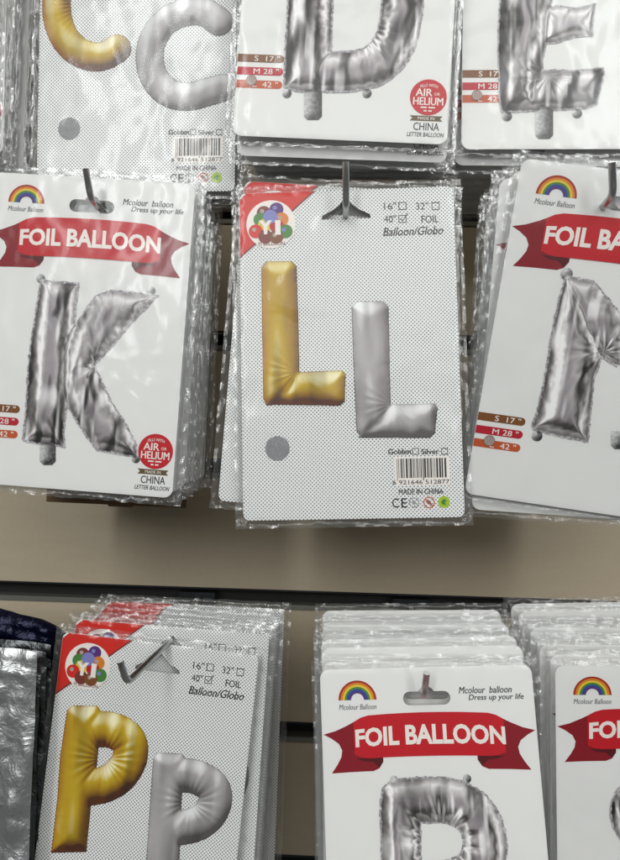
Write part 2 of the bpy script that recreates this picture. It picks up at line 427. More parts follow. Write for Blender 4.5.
# ------------------------------------------------------------------ pack parts shared by every pack
def card_mesh(u0, v0, u1, v1, r, face):
    vs, fs = fill([rrect(u0, v0, u1, v1, r), euro_hole() if face == M['card'] else wedge_hole()], extrude=0.32)
    me = bpy.data.meshes.new('card')
    me.from_pydata([(p[0] * U, 0.00026 - p[2] * U, -p[1] * U) for p in vs], [], fs)
    me.materials.append(face); me.materials.append(M['core']); me.update()
    for p in me.polygons:
        if abs(p.normal.y) < .5: p.material_index = 1
    return me
def sleeve_mesh(u0, v0, u1, v1, seed, m=8.5, mt=8, mb=8, thick=0.0050):
    NX, NZ = 64, 92; a, b, c, d = u0 - m, v0 - mt, u1 + m, v1 + mb
    vs = []; ed = []
    for side in (0, 1):
        for j in range(NZ + 1):
            for i in range(NX + 1):
                # denser columns near the welded edge
                fx = .5 - .5 * math.cos(math.pi * i / NX); fz = .5 - .5 * math.cos(math.pi * j / NZ)
                fx = .55 * fx + .45 * i / NX; fz = .55 * fz + .45 * j / NZ
                u = a + (c - a) * fx; v = b + (d - b) * fz
                e = min(u - a, c - u, v - b, d - v)
                k = min(1, max(0.0, e - 4.5) / 9.5); prof = math.sqrt(max(0, 1 - (1 - k) ** 2))
                n = mnoise.noise((u * .022 + seed * 9, v * .015, seed)); n2 = mnoise.noise((u * .09, v * .05 + seed * 5, side + 3.0))
                rip = mnoise.noise((u * .16 + seed, v * .16, 7.1 * seed)) * (1 - k)
                mid = thick * .30 + rip * .0021 + (side * 2 - 1) * .00005
                if side == 0: y = mid + (-.0011 - thick * .42) * prof - max(0, n) * .0016 * prof - n2 * .0003 * prof
                else: y = mid + (thick * .58) * prof + n * .0012 * prof
                if side == 0 and k >= 1: y = min(y, -.0009)
                if u0 <= u <= u1 and v0 <= v <= v1 and side == 0: y = min(y, -.0007)
                # ragged outline
                du = dv = 0
                if e < 1.5:
                    du = mnoise.noise((v * .12, seed, 1.0)) * 1.1; dv = mnoise.noise((u * .12, seed, 2.0)) * 1.1
                vs.append(((u + du) * U, y, -(v + dv) * U)); ed.append(max(0.0, min(1.0, 1 - (e - 6) / 4.0)))
    N = (NX + 1) * (NZ + 1); fs = []
    for side in (0, 1):
        for j in range(NZ):
            for i in range(NX):
                q = [side * N + j * (NX + 1) + i, side * N + j * (NX + 1) + i + 1, side * N + (j + 1) * (NX + 1) + i + 1, side * N + (j + 1) * (NX + 1) + i]
                fs.append(q if side else q[::-1])
    me = bpy.data.meshes.new('sleeve'); me.from_pydata(vs, [], fs)
    at_ = me.attributes.new('edge', 'FLOAT', 'POINT'); at_.data.foreach_set('value', ed)
    me.materials.append(M['film']); me.shade_smooth(); me.update()
    return me
def folded_mesh(u0, v0, u1, v1, seed, mat, y0=0.0012, th=0.0036):
    NX, NZ = 26, 40; vs = []; fs = []
    for side in (0, 1):
        for j in range(NZ + 1):
            for i in range(NX + 1):
                u = u0 + (u1 - u0) * i / NX; v = v0 + (v1 - v0) * j / NZ
                k = min(1, min(i, NX - i, j, NZ - j) / 2.5)
                n = mnoise.noise((u * .05 + seed, v * .03, seed * 3.0 + side))
                y = y0 + th * (.5 + (.5 if side else -.5) * k) + n * .0005 * k
                vs.append((u * U, y, -v * U))
    N = (NX + 1) * (NZ + 1)
    for side in (0, 1):
        for j in range(NZ):
            for i in range(NX):
                q = [side * N + j * (NX + 1) + i, side * N + j * (NX + 1) + i + 1, side * N + (j + 1) * (NX + 1) + i + 1, side * N + (j + 1) * (NX + 1) + i]
                fs.append(q if side else q[::-1])
    me = bpy.data.meshes.new('folded_balloon'); me.from_pydata(vs, [], fs); me.materials.append(mat); me.shade_smooth(); me.update()
    return me

# white card of the banner design
FW, FT, FB = 105.5, -27.5, 294.0
# dotted card
DW, DT, DB = 108.0, -23.0, 308.0
CARD_F = card_mesh(-FW, FT, FW, FB, 9, M['card'])
CARD_D = card_mesh(-DW, DT, DW, DB, 7, M['dots'])
SLV_F = [sleeve_mesh(-FW, FT, FW, FB, s) for s in (1.3, 2.7, 4.1)]
SLV_D = [sleeve_mesh(-DW, DT, DW, DB, s, mb=8) for s in (5.3, 6.7, 8.1)]
FOLD = [folded_mesh(-88, 14, 88, 270, s, M['foil']) for s in (1.0, 2.0)]
FOLD_ROSE = folded_mesh(-88, 14, 88, 270, 3.0, M['foil_rose'])
def kp(*p): return to_img(p, 'K')
def rp(*p): return to_img(p, 'R')
def mp_(*p): return to_img(p, 'M')
def lp(*p): return to_img(p, 'L')

PRINT = {}
def foil_prints(card):
    """banner, emblem, slogan, size chart, badge and origin mark of the white card"""
    arch = lambda u: 3.0 * (u / 75.0) ** 2
    if 'banner' in PRINT:
        for n, me in PRINT['banner']: link(n, me, card)
        return
    out = []
    b = Flat(1)
    for s in (-1, 1):
        tail = [(-68, 20), (-80, 26), (-92, 31), (-104, 34), (-96, 38), (-89, 43), (-86, 49), (-87, 55), (-91, 62), (-97, 70), (-76, 69), (-56, 68.5), (-50, 66), (-46, 60), (-46, 28)]
        b.shape([(s * u, v) for u, v in tail][::s], INK['darkred'], 0)
        b.shape([(s * u, v) for u, v in [(-72, 57), (-46, 55), (-46, 60), (-50, 65.5), (-56, 60), (-64, 59.5)]][::s], INK['foldred'], 1)
    body = []
    for k in range(21): u = -74 + 148 * k / 20; body.append((u, 15 + arch(u) + (5 if k in (0, 20) else 1.5 if k in (1, 19) else 0)))
    for k in range(21): u = 74 - 148 * k / 20; body.append((u, 55.5 + .6 * arch(u) - (4 if k in (0, 20) else 1 if k in (1, 19) else 0)))
    b.shape(body, INK['red'], 2); out.append(b.build('banner', card))
    t = Flat(4); t.text('FOIL BALLOON', 1, 35.3, 147, 18.8, INK['white'], 0, bold=0.036, faux=False, warp=lambda a, c: (a, c * (1 - .12 * (a / 75) ** 2) + arch(a)))
    out.append(t.build('banner_lettering', card))
    e = Flat(1); (cu, cv), = rp((357.5, 700))
    cols = [INK[c] for c in ('rrred', 'orange', 'yellow', 'green', 'blue', 'purple')]
    for i, m in enumerate(cols):
        r1 = 19 - i * 2.1; r0 = r1 - 2.1
        up = [(cu + r1 * math.cos(R(a)) * (1 + .0 * i), cv - r1 * .98 * math.sin(R(a))) for a in range(0, 181, 9)]
        dn = [(cu + r0 * math.cos(R(a)), cv - r0 * .98 * math.sin(R(a))) for a in range(180, -1, -9)]
        e.shape(up + dn, m)
    e.text('Mcolour Balloon', cu, cv + 6.5, 37, 5, INK['grey'], bold=0.01, shear=.15); out.append(e.build('rainbow_emblem', card))
    s = Flat(1); (a, c), (a2, c2) = rp((485, 689.6), (496, 697.5))
    s.text('Mcolour  balloon', a, c, 52, 6.3, INK['black'], bold=0.018, shear=.22); s.text('Dress up your life', a2, c2, 54, 6.8, INK['black'], bold=0.018, shear=.22)
    out.append(s.build('slogan', card))
    z = Flat(1); ctr = kp((20, 409.5), (18.8, 422), (17.8, 434.8))
    for (uu, vv), m, tx in zip(ctr, ('brown', 'crimson', 'rust'), ('S  17 "', 'M 28 "', 'L  42 "')):
        r = 4; p = [(-FW + 0.3, vv - r), (uu - r, vv - r)] + [(uu - r + r * math.cos(R(q)), vv + r * math.sin(R(q))) for q in range(-75, 90, 15)] + [(uu - r, vv + r), (-FW + 0.3, vv + r)]
        z.shape(p, INK[m]); z.text(tx, uu - 17, vv, 25, 5.6, INK['white'], 1, bold=0.01)
    out.append(z.build('size_chart', card))
    (dx_, dy_) = ctr[2]; dm = Flat(4); dm.shape(circle(dx_ - 31, dy_ - 3.5, 5.2, 24), INK['dimple']); dm.shape([circle(dx_ - 31, dy_ - 3.5, 5.4, 24), circle(dx_ - 31, dy_ - 3.5, 4.5, 24)], INK['ash'], 1)
    for q in (-2, 0.2, 2.4): dm.rect(dx_ - 31 + q - .3, dy_ - 7, dx_ - 31 + q + .3, dy_ - .5, INK['ash'], 1)
    out.append(dm.build('sleeve_vent', card))
    (bu, bv), (mu, mv), (hu, hv), (lu, lv) = kp((155.6, 451.5), (153, 472), (153, 480), (152, 487.8))
    g = Flat(1); g.shape(circle(bu, bv, 18), INK['red'])
    g.text('FILLS WITH', bu, bv - 12, 17, 3, INK['white'], 1, bold=.01, warp=lambda a, c: (a, c + .02 * a * a))
    g.text('AIR', bu - 4.5, bv - 4.8, 16, 7.4, INK['white'], 1, bold=0.03); g.text('OR', bu + 8.5, bv - 3.3, 5.5, 3, INK['white'], 1, bold=.01)
    g.text('HELIUM', bu, bv + 4, 29, 7.6, INK['white'], 1, bold=0.03)
    for q, w in ((10.2, 14), (13.6, 8)): g.rect(bu - w / 2, bv + q - .7, bu - 1, bv + q + .7, INK['white'], 1); g.rect(bu + .6, bv + q - .7, bu + w / 2, bv + q + .7, INK['white'], 1)
    out.append(g.build('round_badge', card))
    o = Flat(1); o.shape([(mu - 16, mv - 2.6), (mu + 16, mv - 2.6), (mu + 13.5, mv), (mu + 16, mv + 2.6), (mu - 16, mv + 2.6), (mu - 13.5, mv)], INK['olive'])
    o.text('MADE IN', mu, mv, 16, 2.8, INK['white'], 1, bold=.01); o.text('CHINA', hu, hv, 25, 7.6, INK['black'], bold=.012); o.text('LETTER BALLOON', lu, lv, 36, 4.2, INK['black'], bold=.02, shear=.25)
    out.append(o.build('origin_mark', card))
    PRINT['banner'] = [(x.name.split('.')[0], x.data) for x in out]

def dotted_prints(card):
    if 'dots' in PRINT:
        for n, me in PRINT['dots']: link(n, me, card)
        return
    out = []
    rc = Flat(1); rc.shape([(-DW + .2, DT + 7), (-DW + 7, DT + .2), (-33, DT + .2), (-DW + .2, 42)], INK['vermilion'])
    rc.shape([(-33, DT + .2), (-30.5, DT + .2), (-DW + .2, 44.5), (-DW + .2, 42)], INK['maroon'])
    out.append(rc.build('red_corner', card))
    (cu, cv), = lp((271, 224.5)); e = Flat(3); e.shape(circle(cu, cv, 25), INK['white'])
    for i, (x, y, c) in enumerate([(325, 352, 'maroon'), (374, 340, 'purple'), (312, 378, 'green'), (393, 380, 'orange'), (328, 402, 'yellow'), (374, 406, 'crimson'),
                     (293, 424, 'vermilion'), (408, 428, 'green'), (330, 446, 'maroon'), (372, 448, 'brown'), (350, 368, 'lilac')]):
        q, w = cu + (x - 352) / 95 * 25, cv + (y - 398) / 95 * 25
        e.shape(circle(q, w, 7.2, 20), INK[c], 1 + .1 * i); e.shape(circle(q - 1.6, w - 1.8, 2.2, 12), INK['dimple'] if i % 3 == 0 else INK['lilac'] if i % 3 == 1 else INK[c], 1.05 + .1 * i)
    e.text('Y', cu - 5.5, cv + 3, 12, 14, INK['white'], 3, bold=.07); e.text('I', cu + 7, cv + 3, 3.6, 14, INK['white'], 3, bold=.07)
    for q in (-2.2, 10.2): e.rect(cu + 4, cv + q - 1 + (0), cu + 10, cv + q + 1, INK['white'], 3.1)
    e.text('YI BALLOON', cu, cv + 20, 27, 3.6, INK['maroon'], 2, bold=.012); out.append(e.build('cluster_emblem', card))
    t = Flat(1); K = INK['black']
    for tx, x, y, w, h in (('16"', 390, 206, 12, 7.5), ('32"', 422, 206, 12, 7.5), ('40"', 390, 219, 12, 7.5), ('FOIL', 430, 219, 17, 7.5), ):
        (a, b), = lp((x, y)); t.text(tx, a, b, w, h, K, bold=.004)
    for x, y in ((402.5, 206), (435.5, 206), (402.5, 219)):
        (a, b), = lp((x, y)); t.shape([[(a - 4, b - 4), (a + 4, b - 4), (a + 4, b + 4), (a - 4, b + 4)], [(a - 3.2, b - 3.2), (a + 3.2, b - 3.2), (a + 3.2, b + 3.2), (a - 3.2, b + 3.2)]], K)
    (a, b), = lp((402.5, 218)); t.shape([(a - 2, b), (a, b + 2.2), (a + 5, b - 5), (a + 5.6, b - 4.4), (a, b + 3.6), (a - 2.6, b + .6)], K, 1)
    (a, b), = lp((413, 231)); t.text('Balloon/Globo', a, b, 60, 8.6, K, bold=.02, shear=.28); out.append(t.build('size_marks', card))
    c = Flat(1); rr = random.Random(4)
    for tx, x, w in (('Golden', 399.5, 22), ('Silver', 430, 17)): (a, b), = lp((x, 451.5)); c.text(tx, a, b, w, 5.4, K, bold=.03)
    for x in (415.5, 444.5): (a, b), = lp((x, 451.3)); c.shape([[(a - 3.3, b - 3.3), (a + 3.3, b - 3.3), (a + 3.3, b + 3.3), (a - 3.3, b + 3.3)], [(a - 2.5, b - 2.5), (a + 2.5, b - 2.5), (a + 2.5, b + 2.5), (a - 2.5, b + 2.5)]], INK['grey'])
    out.append(c.build('colour_marks', card))
    c = Flat(1); (a, b), = lp((422, 468.5)); c.rect(a - 27, b - 11.5, a + 27, b + 16.5, INK['white'], 0)
    x = -24.5
    while x < 24.5:
        w = rr.choice((.55, .55, .9, 1.3, 1.7)); c.rect(a + x, b - 10, a + x + w, b + (9 if not (x < -23.5 or x > 23 or abs(x) < 1) else 11.5), K, 1); x += w + rr.choice((.5, .7, 1.1, 1.5))
    (a, b), = lp((421, 482)); c.text('6 921646 512877', a, b, 55, 4.2, K, 1, bold=.01); out.append(c.build('barcode', card))
    c = Flat(1); (a, b), = lp((421, 491.5)); c.text('MADE IN CHINA', a, b, 43, 5.2, K, bold=.025)
    (a, b), = lp((396, 503)); c.text('C', a - .5, b, 6.5, 9, K, bold=.01); c.text('E', a + 8, b, 5.5, 9, K, bold=.01)
    (a, b), = lp((414, 502.5)); c.shape([circle(a, b, 5), circle(a, b, 4)], INK['shade']); c.shape(circle(a, b, 2, 12), INK['shade'])
    (a, b), = lp((429, 502.5)); c.shape([circle(a, b, 5.6), circle(a, b, 4.6)], INK['rust']); c.shape([(a - 4, b - 3.2), (a - 3.2, b - 4), (a + 4, b + 3.2), (a + 3.2, b + 4)], INK['rust'], 1); c.shape(circle(a, b, 2, 12), INK['grey'])
    (a, b), = lp((444, 502)); c.shape(circle(a, b, 5.8), INK['lime']); c.shape([(a - 3, b), (a, b - 3.4), (a + 3, b - 1), (a + .6, b), (a + 2, b + 3), (a - 2, b + 2)], INK['green'], 1)
    out.append(c.build('compliance_marks', card))
    c = folded_disc(card); out.append(c)
    PRINT['dots'] = [(x.name.split('.')[0], x.data) for x in out]
def folded_disc(card):
    (a, b), = lp((277.5, 448.5)); bm = bmesh.new(); rings = []
    for i in range(7):
        r = 12.2 * i / 6; ring = []
        for k in range(28 if i else 1):
            t = 2 * math.pi * k / 28; u, v = a + r * math.cos(t), b + r * math.sin(t)
            ring.append(bm.verts.new((u * U, -.0003 - (0.00035 * abs(mnoise.noise((u * .2, v * .25, 3.0))) if i < 6 else 0), -v * U)))
        rings.append(ring)
    for i in range(6):
        for k in range(28):
            n = (k + 1) % 28
            if i == 0: bm.faces.new((rings[0][0], rings[1][n], rings[1][k]))
            else: bm.faces.new((rings[i][k], rings[i][n], rings[i + 1][n], rings[i + 1][k]))
    bmesh.ops.recalc_face_normals(bm, faces=bm.faces)
    return bm_obj('scratch_disc', bm, M['grey_disc'], card, True)
def gd():
    k = NT('grey_scratch_disc'); f = k.noise(420, 3, .6, None, 2.5)
    k.l(k.mixc(f, lin((70, 72, 76)), lin((170, 170, 172))), k.b.inputs['Base Color']); k.b.inputs['Roughness'].default_value = .4; k.b.inputs['Metallic'].default_value = .3
    k.l(k.bump(f, .5), k.b.inputs['Normal']); return k.m
M['grey_disc'] = gd()

# ---- outlines of the printed letters, measured on the photograph and turned back into card pixels
def T(pts, tr): return to_img(pts, tr)
SCL = {'K': 1, 'L': 1, 'M': .94, 'D': .97, 'E': 1.02, 'C': 1.05, 'P': 1.08, 'R': 1.0, 'S': 1.03}
LET = {
 'K': dict(tr='K', prims=[('poly', [(41, 281), (46, 280), (60, 282), (79, 283), (77, 300), (75, 323), (71, 360), (68, 400), (64, 430), (65, 447), (45, 445), (23, 441), (26, 410), (29, 358), (34, 322)]),
        ('poly', [(63, 345), (70, 333), (75, 326), (84, 312), (97, 295), (112, 290), (136, 293), (158, 296), (131, 324), (112, 347), (94, 366), (86, 376), (74, 386), (62, 384)]),
        ('poly', [(62, 366), (82, 356), (95, 366), (112, 402), (126, 424), (137, 445), (136, 457), (115, 453), (97, 450), (90, 441), (77, 422), (66, 402), (61, 384)])],
        balls=[(41, 278.6, 4), (151, 291, 4.2), (136, 459, 3.6)], tab=(41, 440, 55, 464), puckers=[(96, 366, 8, .3)]),
 'D': dict(tr='D', prims=[('poly', [(284, 88), (300, 92), (330, 92), (331, 60), (333, 0), (340, -74), (292, -78), (288, 0), (285, 50)]),
        ('path', [(326, 72), (352, 72), (378, 66), (396, 44), (403, 8), (402, -30), (385, -54), (350, -60), (332, -60)], 21)],
        balls=[(287, 93.5, 4), (367, 93.5, 4)], tab=(305, 88, 321, 119), puckers=[(358, 25, 26, .5)]),
 'E': dict(tr='E', prims=[('poly', [(502, -90), (551, -90), (552, 0), (548, 30), (543, 60), (540, 108), (520, 112), (502, 112), (499, 100), (498, 43)]),
        ('poly', [(530, 74), (549, 70), (575, 71), (603, 68), (604, 74), (600, 90), (597, 104), (585, 109), (560, 110), (520, 112)]),
        ('poly', [(545, 8), (556, 6), (574, 9), (595, 4), (593, 20), (592, 36), (574, 37), (556, 43), (543, 44)]),
        ('poly', [(530, -90), (600, -92), (602, -60), (545, -52)])],
        balls=[(507, 116.5, 4.4), (577, 113.5, 4.4)], tab=(536, 104, 552, 138), puckers=[(548, 76, 14, .5)]),
 'M': dict(tr='M', prims=[('poly', [(566, 276), (574, 284), (588, 300), (600, 330), (602, 356), (594, 378), (591, 407), (588, 442), (563, 437), (533, 430), (532, 426), (538, 408), (546, 370), (550, 340), (559, 298)]),
        ('poly', [(568, 276), (594, 281), (606, 296), (622, 316), (642, 342), (634, 358), (616, 366), (602, 358), (582, 340), (564, 300)]),
        ('poly', [(640, 340), (668, 316), (700, 296), (716, 300), (700, 330), (676, 352), (650, 366), (632, 362)]),
        ('poly', [(700, 296), (718, 300), (704, 380), (690, 456), (650, 448), (660, 400), (672, 340)])],
        balls=[(566.5, 274, 5), (537, 436, 4.5)], tab=(612, 432, 626, 448), puckers=[(604, 352, 12, .5)]),
 'R': dict(tr='R', prims=[('poly', [(383, 788), (392, 781), (416, 781), (420, 800), (421, 860), (425, 945), (388, 947), (382, 870), (380, 810)]),
        ('path', [(402, 801), (430, 799), (458, 801), (480, 818), (487, 848), (478, 872), (456, 884), (425, 886)], 20.5),
        ('poly', [(430, 878), (462, 884), (480, 905), (512, 944), (470, 950), (446, 915)])],
        balls=[(394, 780, 3.4), (467, 778.5, 3.4)], tab=(400, 944, 414, 966), puckers=[(441, 842, 15, 1.7)]),
 'S': dict(tr='S', prims=[('path', [(706, 806), (690, 790), (665, 786), (640, 792), (628, 812), (640, 834), (676, 850), (700, 872), (696, 900), (668, 914), (636, 908), (620, 890)], 20)],
        balls=[(626, 784, 3.2)], tab=(655, 930, 668, 950), puckers=[(665, 815, 20, 1.4)]),
}
def chrome_letter(ch, card):
    if ch in PRINT: link('printed_letter', PRINT[ch], card); return
    L = LET[ch]; tr = L['tr']; pr = [(p[0], T(p[1], tr)) + tuple(x * SCL[tr] for x in p[2:]) for p in L['prims']]
    x0, y0, x1, y1 = L['tab']; pr.append(('tab', T([(x0, y0), (x1, y0), (x1, y1 - 3), (x1 - 3, y1), (x0 + 3, y1), (x0, y1 - 3)], tr)))
    for x, y, r in L['balls']: pr.append(('ball', T([(x, y)], tr)[0], r + .6))
    pk = [(*T([(a, b)], tr)[0], k, am) for a, b, k, am in L['puckers']]
    PRINT[ch] = letter('printed_letter', pr, 'chrome', card, ord(ch), pk, dk={'R': .3, 'M': .45, 'D': .7}.get(ch, .8)).data
SAT = {
 'L': dict(tr='L', gold=[('poly', [(262, 268), (267, 262), (292, 262), (296, 267), (298, 330), (299, 380), (294, 392), (284, 402), (267, 405), (264, 398), (263, 340)]),
                        ('poly', [(267, 404), (296, 373), (342, 371), (345, 375), (344, 401), (340, 405)])],
           silver=[('poly', [(352, 307), (357, 302), (383, 302), (388, 307), (389, 360), (390, 406), (384, 425), (362, 437), (357, 430), (354, 360)]),
                   ('poly', [(359, 437), (392, 405), (434, 404), (437, 408), (434, 433), (430, 437)])], pk=[[(297, 372, 18, .16)], [(392, 404, 18, .16)]]),
 'C': dict(tr='C', gold=[('path', [(117, 49), (104, 57), (88, 57), (70, 47), (58, 25), (56, 0), (60, -25), (75, -45), (98, -50), (118, -40)], 14.5)],
           silver=[('path', [(219, 22), (206, 12), (188, 11), (165, 20), (152, 40), (149, 58), (153, 78), (168, 94), (188, 98), (208, 92), (222, 88)], 14)], pk=[[(90, 3, 40, .6)], [(190, 55, 44, .6)]]),
 'P': dict(tr='P', gold=[('poly', [(68, 710), (72, 706), (97, 706), (101, 712), (97, 760), (91, 800), (86, 851), (52, 852), (58, 800), (61, 755)]),
                         ('path', [(96, 729), (112, 729), (129, 738), (132, 754), (124, 772), (108, 784), (93, 787)], 17)],
           silver=[('poly', [(154, 758), (158, 753), (182, 754), (186, 760), (181, 800), (179, 860), (174, 898), (142, 898), (147, 860), (151, 800)]),
                   ('path', [(182, 775), (196, 776), (213, 785), (217, 799), (210, 815), (196, 825), (178, 828)], 16)], pk=[[(104, 758, 22, .28)], [(190, 802, 20, .28)]]),
}
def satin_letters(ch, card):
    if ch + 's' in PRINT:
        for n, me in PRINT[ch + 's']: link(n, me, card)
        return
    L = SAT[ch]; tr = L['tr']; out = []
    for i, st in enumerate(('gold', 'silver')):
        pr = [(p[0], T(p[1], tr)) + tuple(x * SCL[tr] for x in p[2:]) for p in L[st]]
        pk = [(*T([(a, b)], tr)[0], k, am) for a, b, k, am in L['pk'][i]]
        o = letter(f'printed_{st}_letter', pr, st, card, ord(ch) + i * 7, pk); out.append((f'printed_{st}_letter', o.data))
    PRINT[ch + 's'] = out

def make_pack(kind, ch, label, group, prints=True, var=0, rose=False, bare=False):
    t = thing('balloon_pack', label, 'balloon pack', group=group)
    c = link('card', CARD_F if kind == 'F' else CARD_D, t)
    if prints:
        if kind == 'F': foil_prints(c); chrome_letter(ch, c)
        else: dotted_prints(c); satin_letters(ch, c)
    elif kind == 'D' and not bare:
        dotted_prints(c)
        for x in list(c.children):
            if x.name.split('.')[0] not in ('red_corner', 'cluster_emblem', 'size_marks'): bpy.data.objects.remove(x)
    link('folded_balloon', FOLD_ROSE if rose else FOLD[var % 2], t)
    link('sleeve', (SLV_F if kind == 'F' else SLV_D)[var % 3], t)
    return t

# ------------------------------------------------------------------ display wall
ZG = [0]  # groove heights
g0 = at(310, 599, 0.24).z
GROOVES = [g0 + 0.149 * k for k in range(-5, 7)]
wall = thing('display_wall', 'beige laminate slatted display wall with dark horizontal grooves behind the balloon packs', 'display wall', (0, 0.24, 0))
gh = 0.0145
for k in range(len(GROOVES) - 1):
    bm = bmesh.new(); box(bm, -1.1, 1.1, 0.0, 0.016, GROOVES[k] + gh / 2, GROOVES[k + 1] - gh / 2 - 0.0062)
    bm_obj('slat_board', bm, M['lam'], wall, bevel=0.0006)
bm = bmesh.new(); box(bm, -1.1, 1.1, 0.0165, 0.03, GROOVES[0] - .1, GROOVES[-1] + .1); bm_obj('backing_board', bm, M['groove'], wall)
for k in range(len(GROOVES) - 1):
    bm = bmesh.new(); z = GROOVES[k] - gh / 2
    box(bm, -1.1, 1.1, -0.0012, 0.016, z - 0.0058, z)
    bm_obj('metal_lip', bm, M['alu'], wall, bevel=0.0005)
    bm = bmesh.new(); z = GROOVES[k] + gh / 2; box(bm, -1.1, 1.1, -0.0008, -0.0002, z + .0002, z + 0.0022); bm_obj('groove_trim', bm, M['clip'], wall)

# ------------------------------------------------------------------ hooks
HOOKG = 'steel display hooks pegged into the slatted wall'
def hook(label, bend_px, bend_Y, root_px, groove_z, tip=(0.0, -0.006, 0.026), mid=None, r=0.0026, back=None):
    b = at(*bend_px, bend_Y); rt = at(root_px[0], root_px[1], 0.236)
    rt = Vector((rt.x, 0.236, groove_z - 0.004))
    t = thing('display_hook', label, 'display hook', rt, group=HOOKG)
    B = b - rt; pts = [Vector((0, 0, 0))]
    if back: pts += [Vector((B.x * .6, B.y + back, B.z - .004))]
    if mid: m = at(mid[0], mid[1], mid[2]) - rt; pts += [m * .5, m]
    a = (B - pts[-1]).normalized(); tv = Vector(tip)
    pts.append(B - a * 0.006); td = tv.normalized()
    for q in (.25, .5, .75): pts.append((B - a * 0.006) * (1 - q) ** 2 + B * 2 * q * (1 - q) + (B + td * 0.006) * q * q)
    pts.append(B + td * 0.006); pts.append(B + tv)
    bm = bmesh.new(); tube(bm, pts, r, 16, True, 0, 1); bm_obj('rod', bm, [M['chrome'], M['cap']], t)
    bm = bmesh.new(); box(bm, -0.021, 0.021, -0.0022, 0.0002, -0.006, 0.0085); box(bm, -0.021, 0.021, 0.0004, 0.012, 0.0045, 0.0083); box(bm, -.006, .006, -.0048, -.0024, -.005, .005)
    bm_obj('wall_clip', bm, M['clip'], t, bevel=0.0004)
    return t
G1, G2, G3 = GROOVES[5], GROOVES[7], GROOVES[9]
hook('steel hook holding the letter K packs, its turned up tip above the brown slot', (91, 199), -0.016, (178, 347), G2, tip=(-.0025, -.006, .021), back=.14)
hook('steel hook holding the L packs, turned up tip over the dark slot at the middle', (346, 206), -0.018, (342, 347), G2, tip=(-.001, -.009, .030), back=.13)
hook('steel hook at the right edge poking through the letter M pack', (613, 195), -0.052, (520, 347), G2, tip=(-.0035, -.006, .020), back=.12)
hook('long bare steel hook sticking out above the P packs with a bright cut end', (127, 683), -0.016, (197, 598), G1, tip=(-.0045, -.004, .0175), mid=(168, 643, 0.043))
hook('steel hook holding the letter R packs, short round tip over the crumpled slot', (424, 697), -0.004, (411, 605), G1, tip=(.0005, -.008, .021))
hook('steel hook for the lower right packs, only its dark wall clip in view', (664, 694), -0.01, (612, 605), G1)
hook('steel hook of the letter D packs', (360, -147), -0.03, (345, 60), G3)
hook('steel hook of the letter E packs', (567, -133), -0.01, (520, 60), G3)

# ------------------------------------------------------------------ stacks of packs
def stack(key, ch, n, dy, front_label, back_label, group, second=None, rise=0.0, lean=0.0, jit=1.0, seed=1, full=2, drift=0.0, bare=True, early=0, jz=1.0):
    rr = random.Random(seed)
    mw, kind, pitch = FRAME[key]
    f = make_pack(kind, ch, front_label, None, True, seed); f.location = mw.to_translation(); f.rotation_euler = mw.to_euler('XYZ')
    base = f.location.copy()
    for k in range(1, n):
        q = k / (n - 1)
        lab, gr, dT, dxx, dzz = back_label, group, 0, 0, 0
        if k == 1 and second: lab, dT, dxx, dzz = second; gr = None
        t = make_pack(kind, ch, lab, gr, k < full, seed + k, rose=(k == n - 1 and seed % 2 == 0), bare=bare)
        t.location = (base.x + rr.uniform(-.0018, .0018) * jit + drift * q + dxx, base.y + k * dy, base.z + rise * min(1, (1 + 1.2 * early) * q) + rr.uniform(-.0012, .0012) * jit * (jz if k > 1 else .2) + dzz)
        t.rotation_euler = Euler((R(pitch * (1 - .6 * q) + rr.uniform(-.4, .4)), f.rotation_euler.y + R(lean * q + rr.uniform(-.9, .9) * jit + dT), R(rr.uniform(-.4, .4))), 'XYZ')
    return f

stack('K', 'K', 11, .0088, 'white card pack with a silver letter K balloon under a red FOIL BALLOON banner',
      'white card pack stacked behind the letter K pack, only its clear edges showing', 'packs stacked behind the letter K pack', seed=3, lean=-2.0, rise=.008, early=1, jit=.7)
stack('L', 'L', 9, .009, 'dotted card pack with a gold and a silver letter L, front of the middle stack',
      'dotted pack deep in the stack behind the gold and silver L pack', 'packs stacked behind the dotted letter L pack',
      second=('dotted pack just behind the front L pack, its lower left corner sticking out', 4.8, 0.001, .0015), seed=5, lean=2.0, jit=.6, rise=.010, early=2)
stack('M', 'M', 9, .0095, 'strongly tilted white pack with a silver letter M at the right edge',
      'white card pack deep in the stack behind the tilted letter M pack', 'packs stacked behind the tilted letter M pack',
      second=('white pack just behind the tilted M pack, red banner point showing at its left', -4.5, -0.010, -.004), seed=9, lean=-5.0, jit=.8, drift=-.006)
stack('D', 'D', 8, .009, 'white pack with a silver letter D, cut off by the top of the picture',
      'white pack in the stack behind the letter D pack, lower edge showing', 'packs stacked behind the letter D pack',
      second=('white pack just below the D pack, second LETTER BALLOON line showing', 0.0, 0.0, -.0095), seed=11, rise=-.004, lean=-3)
stack('E', 'E', 13, .0105, 'white pack with a silver letter E at the top right corner',
      'white pack in the stack behind the letter E pack, lower edge showing', 'packs stacked behind the letter E pack',
      second=('white pack just below the E pack, dark LETTER line at its foot', 0.0, 0.0, -.0085), seed=13, rise=-.004)
stack('C', 'C', 4, .009, 'dotted card pack with a gold and a silver letter C at the top left',
      'dotted pack behind the gold and silver C pack', 'packs stacked behind the dotted letter C pack', seed=15)
stack('P', 'P', 9, .0105, 'dotted card pack with a gold and a silver letter P, tilted at the lower left',
      'dotted pack in the stack behind the P pack, red corner and clear top edge showing', 'packs stacked behind the dotted letter P pack',
      second=('dotted pack just behind the front P pack, its own 16 and 32 boxes above', -1.5, 0.006, .010), seed=17, rise=.012, lean=-3.0, drift=.014, bare=False)
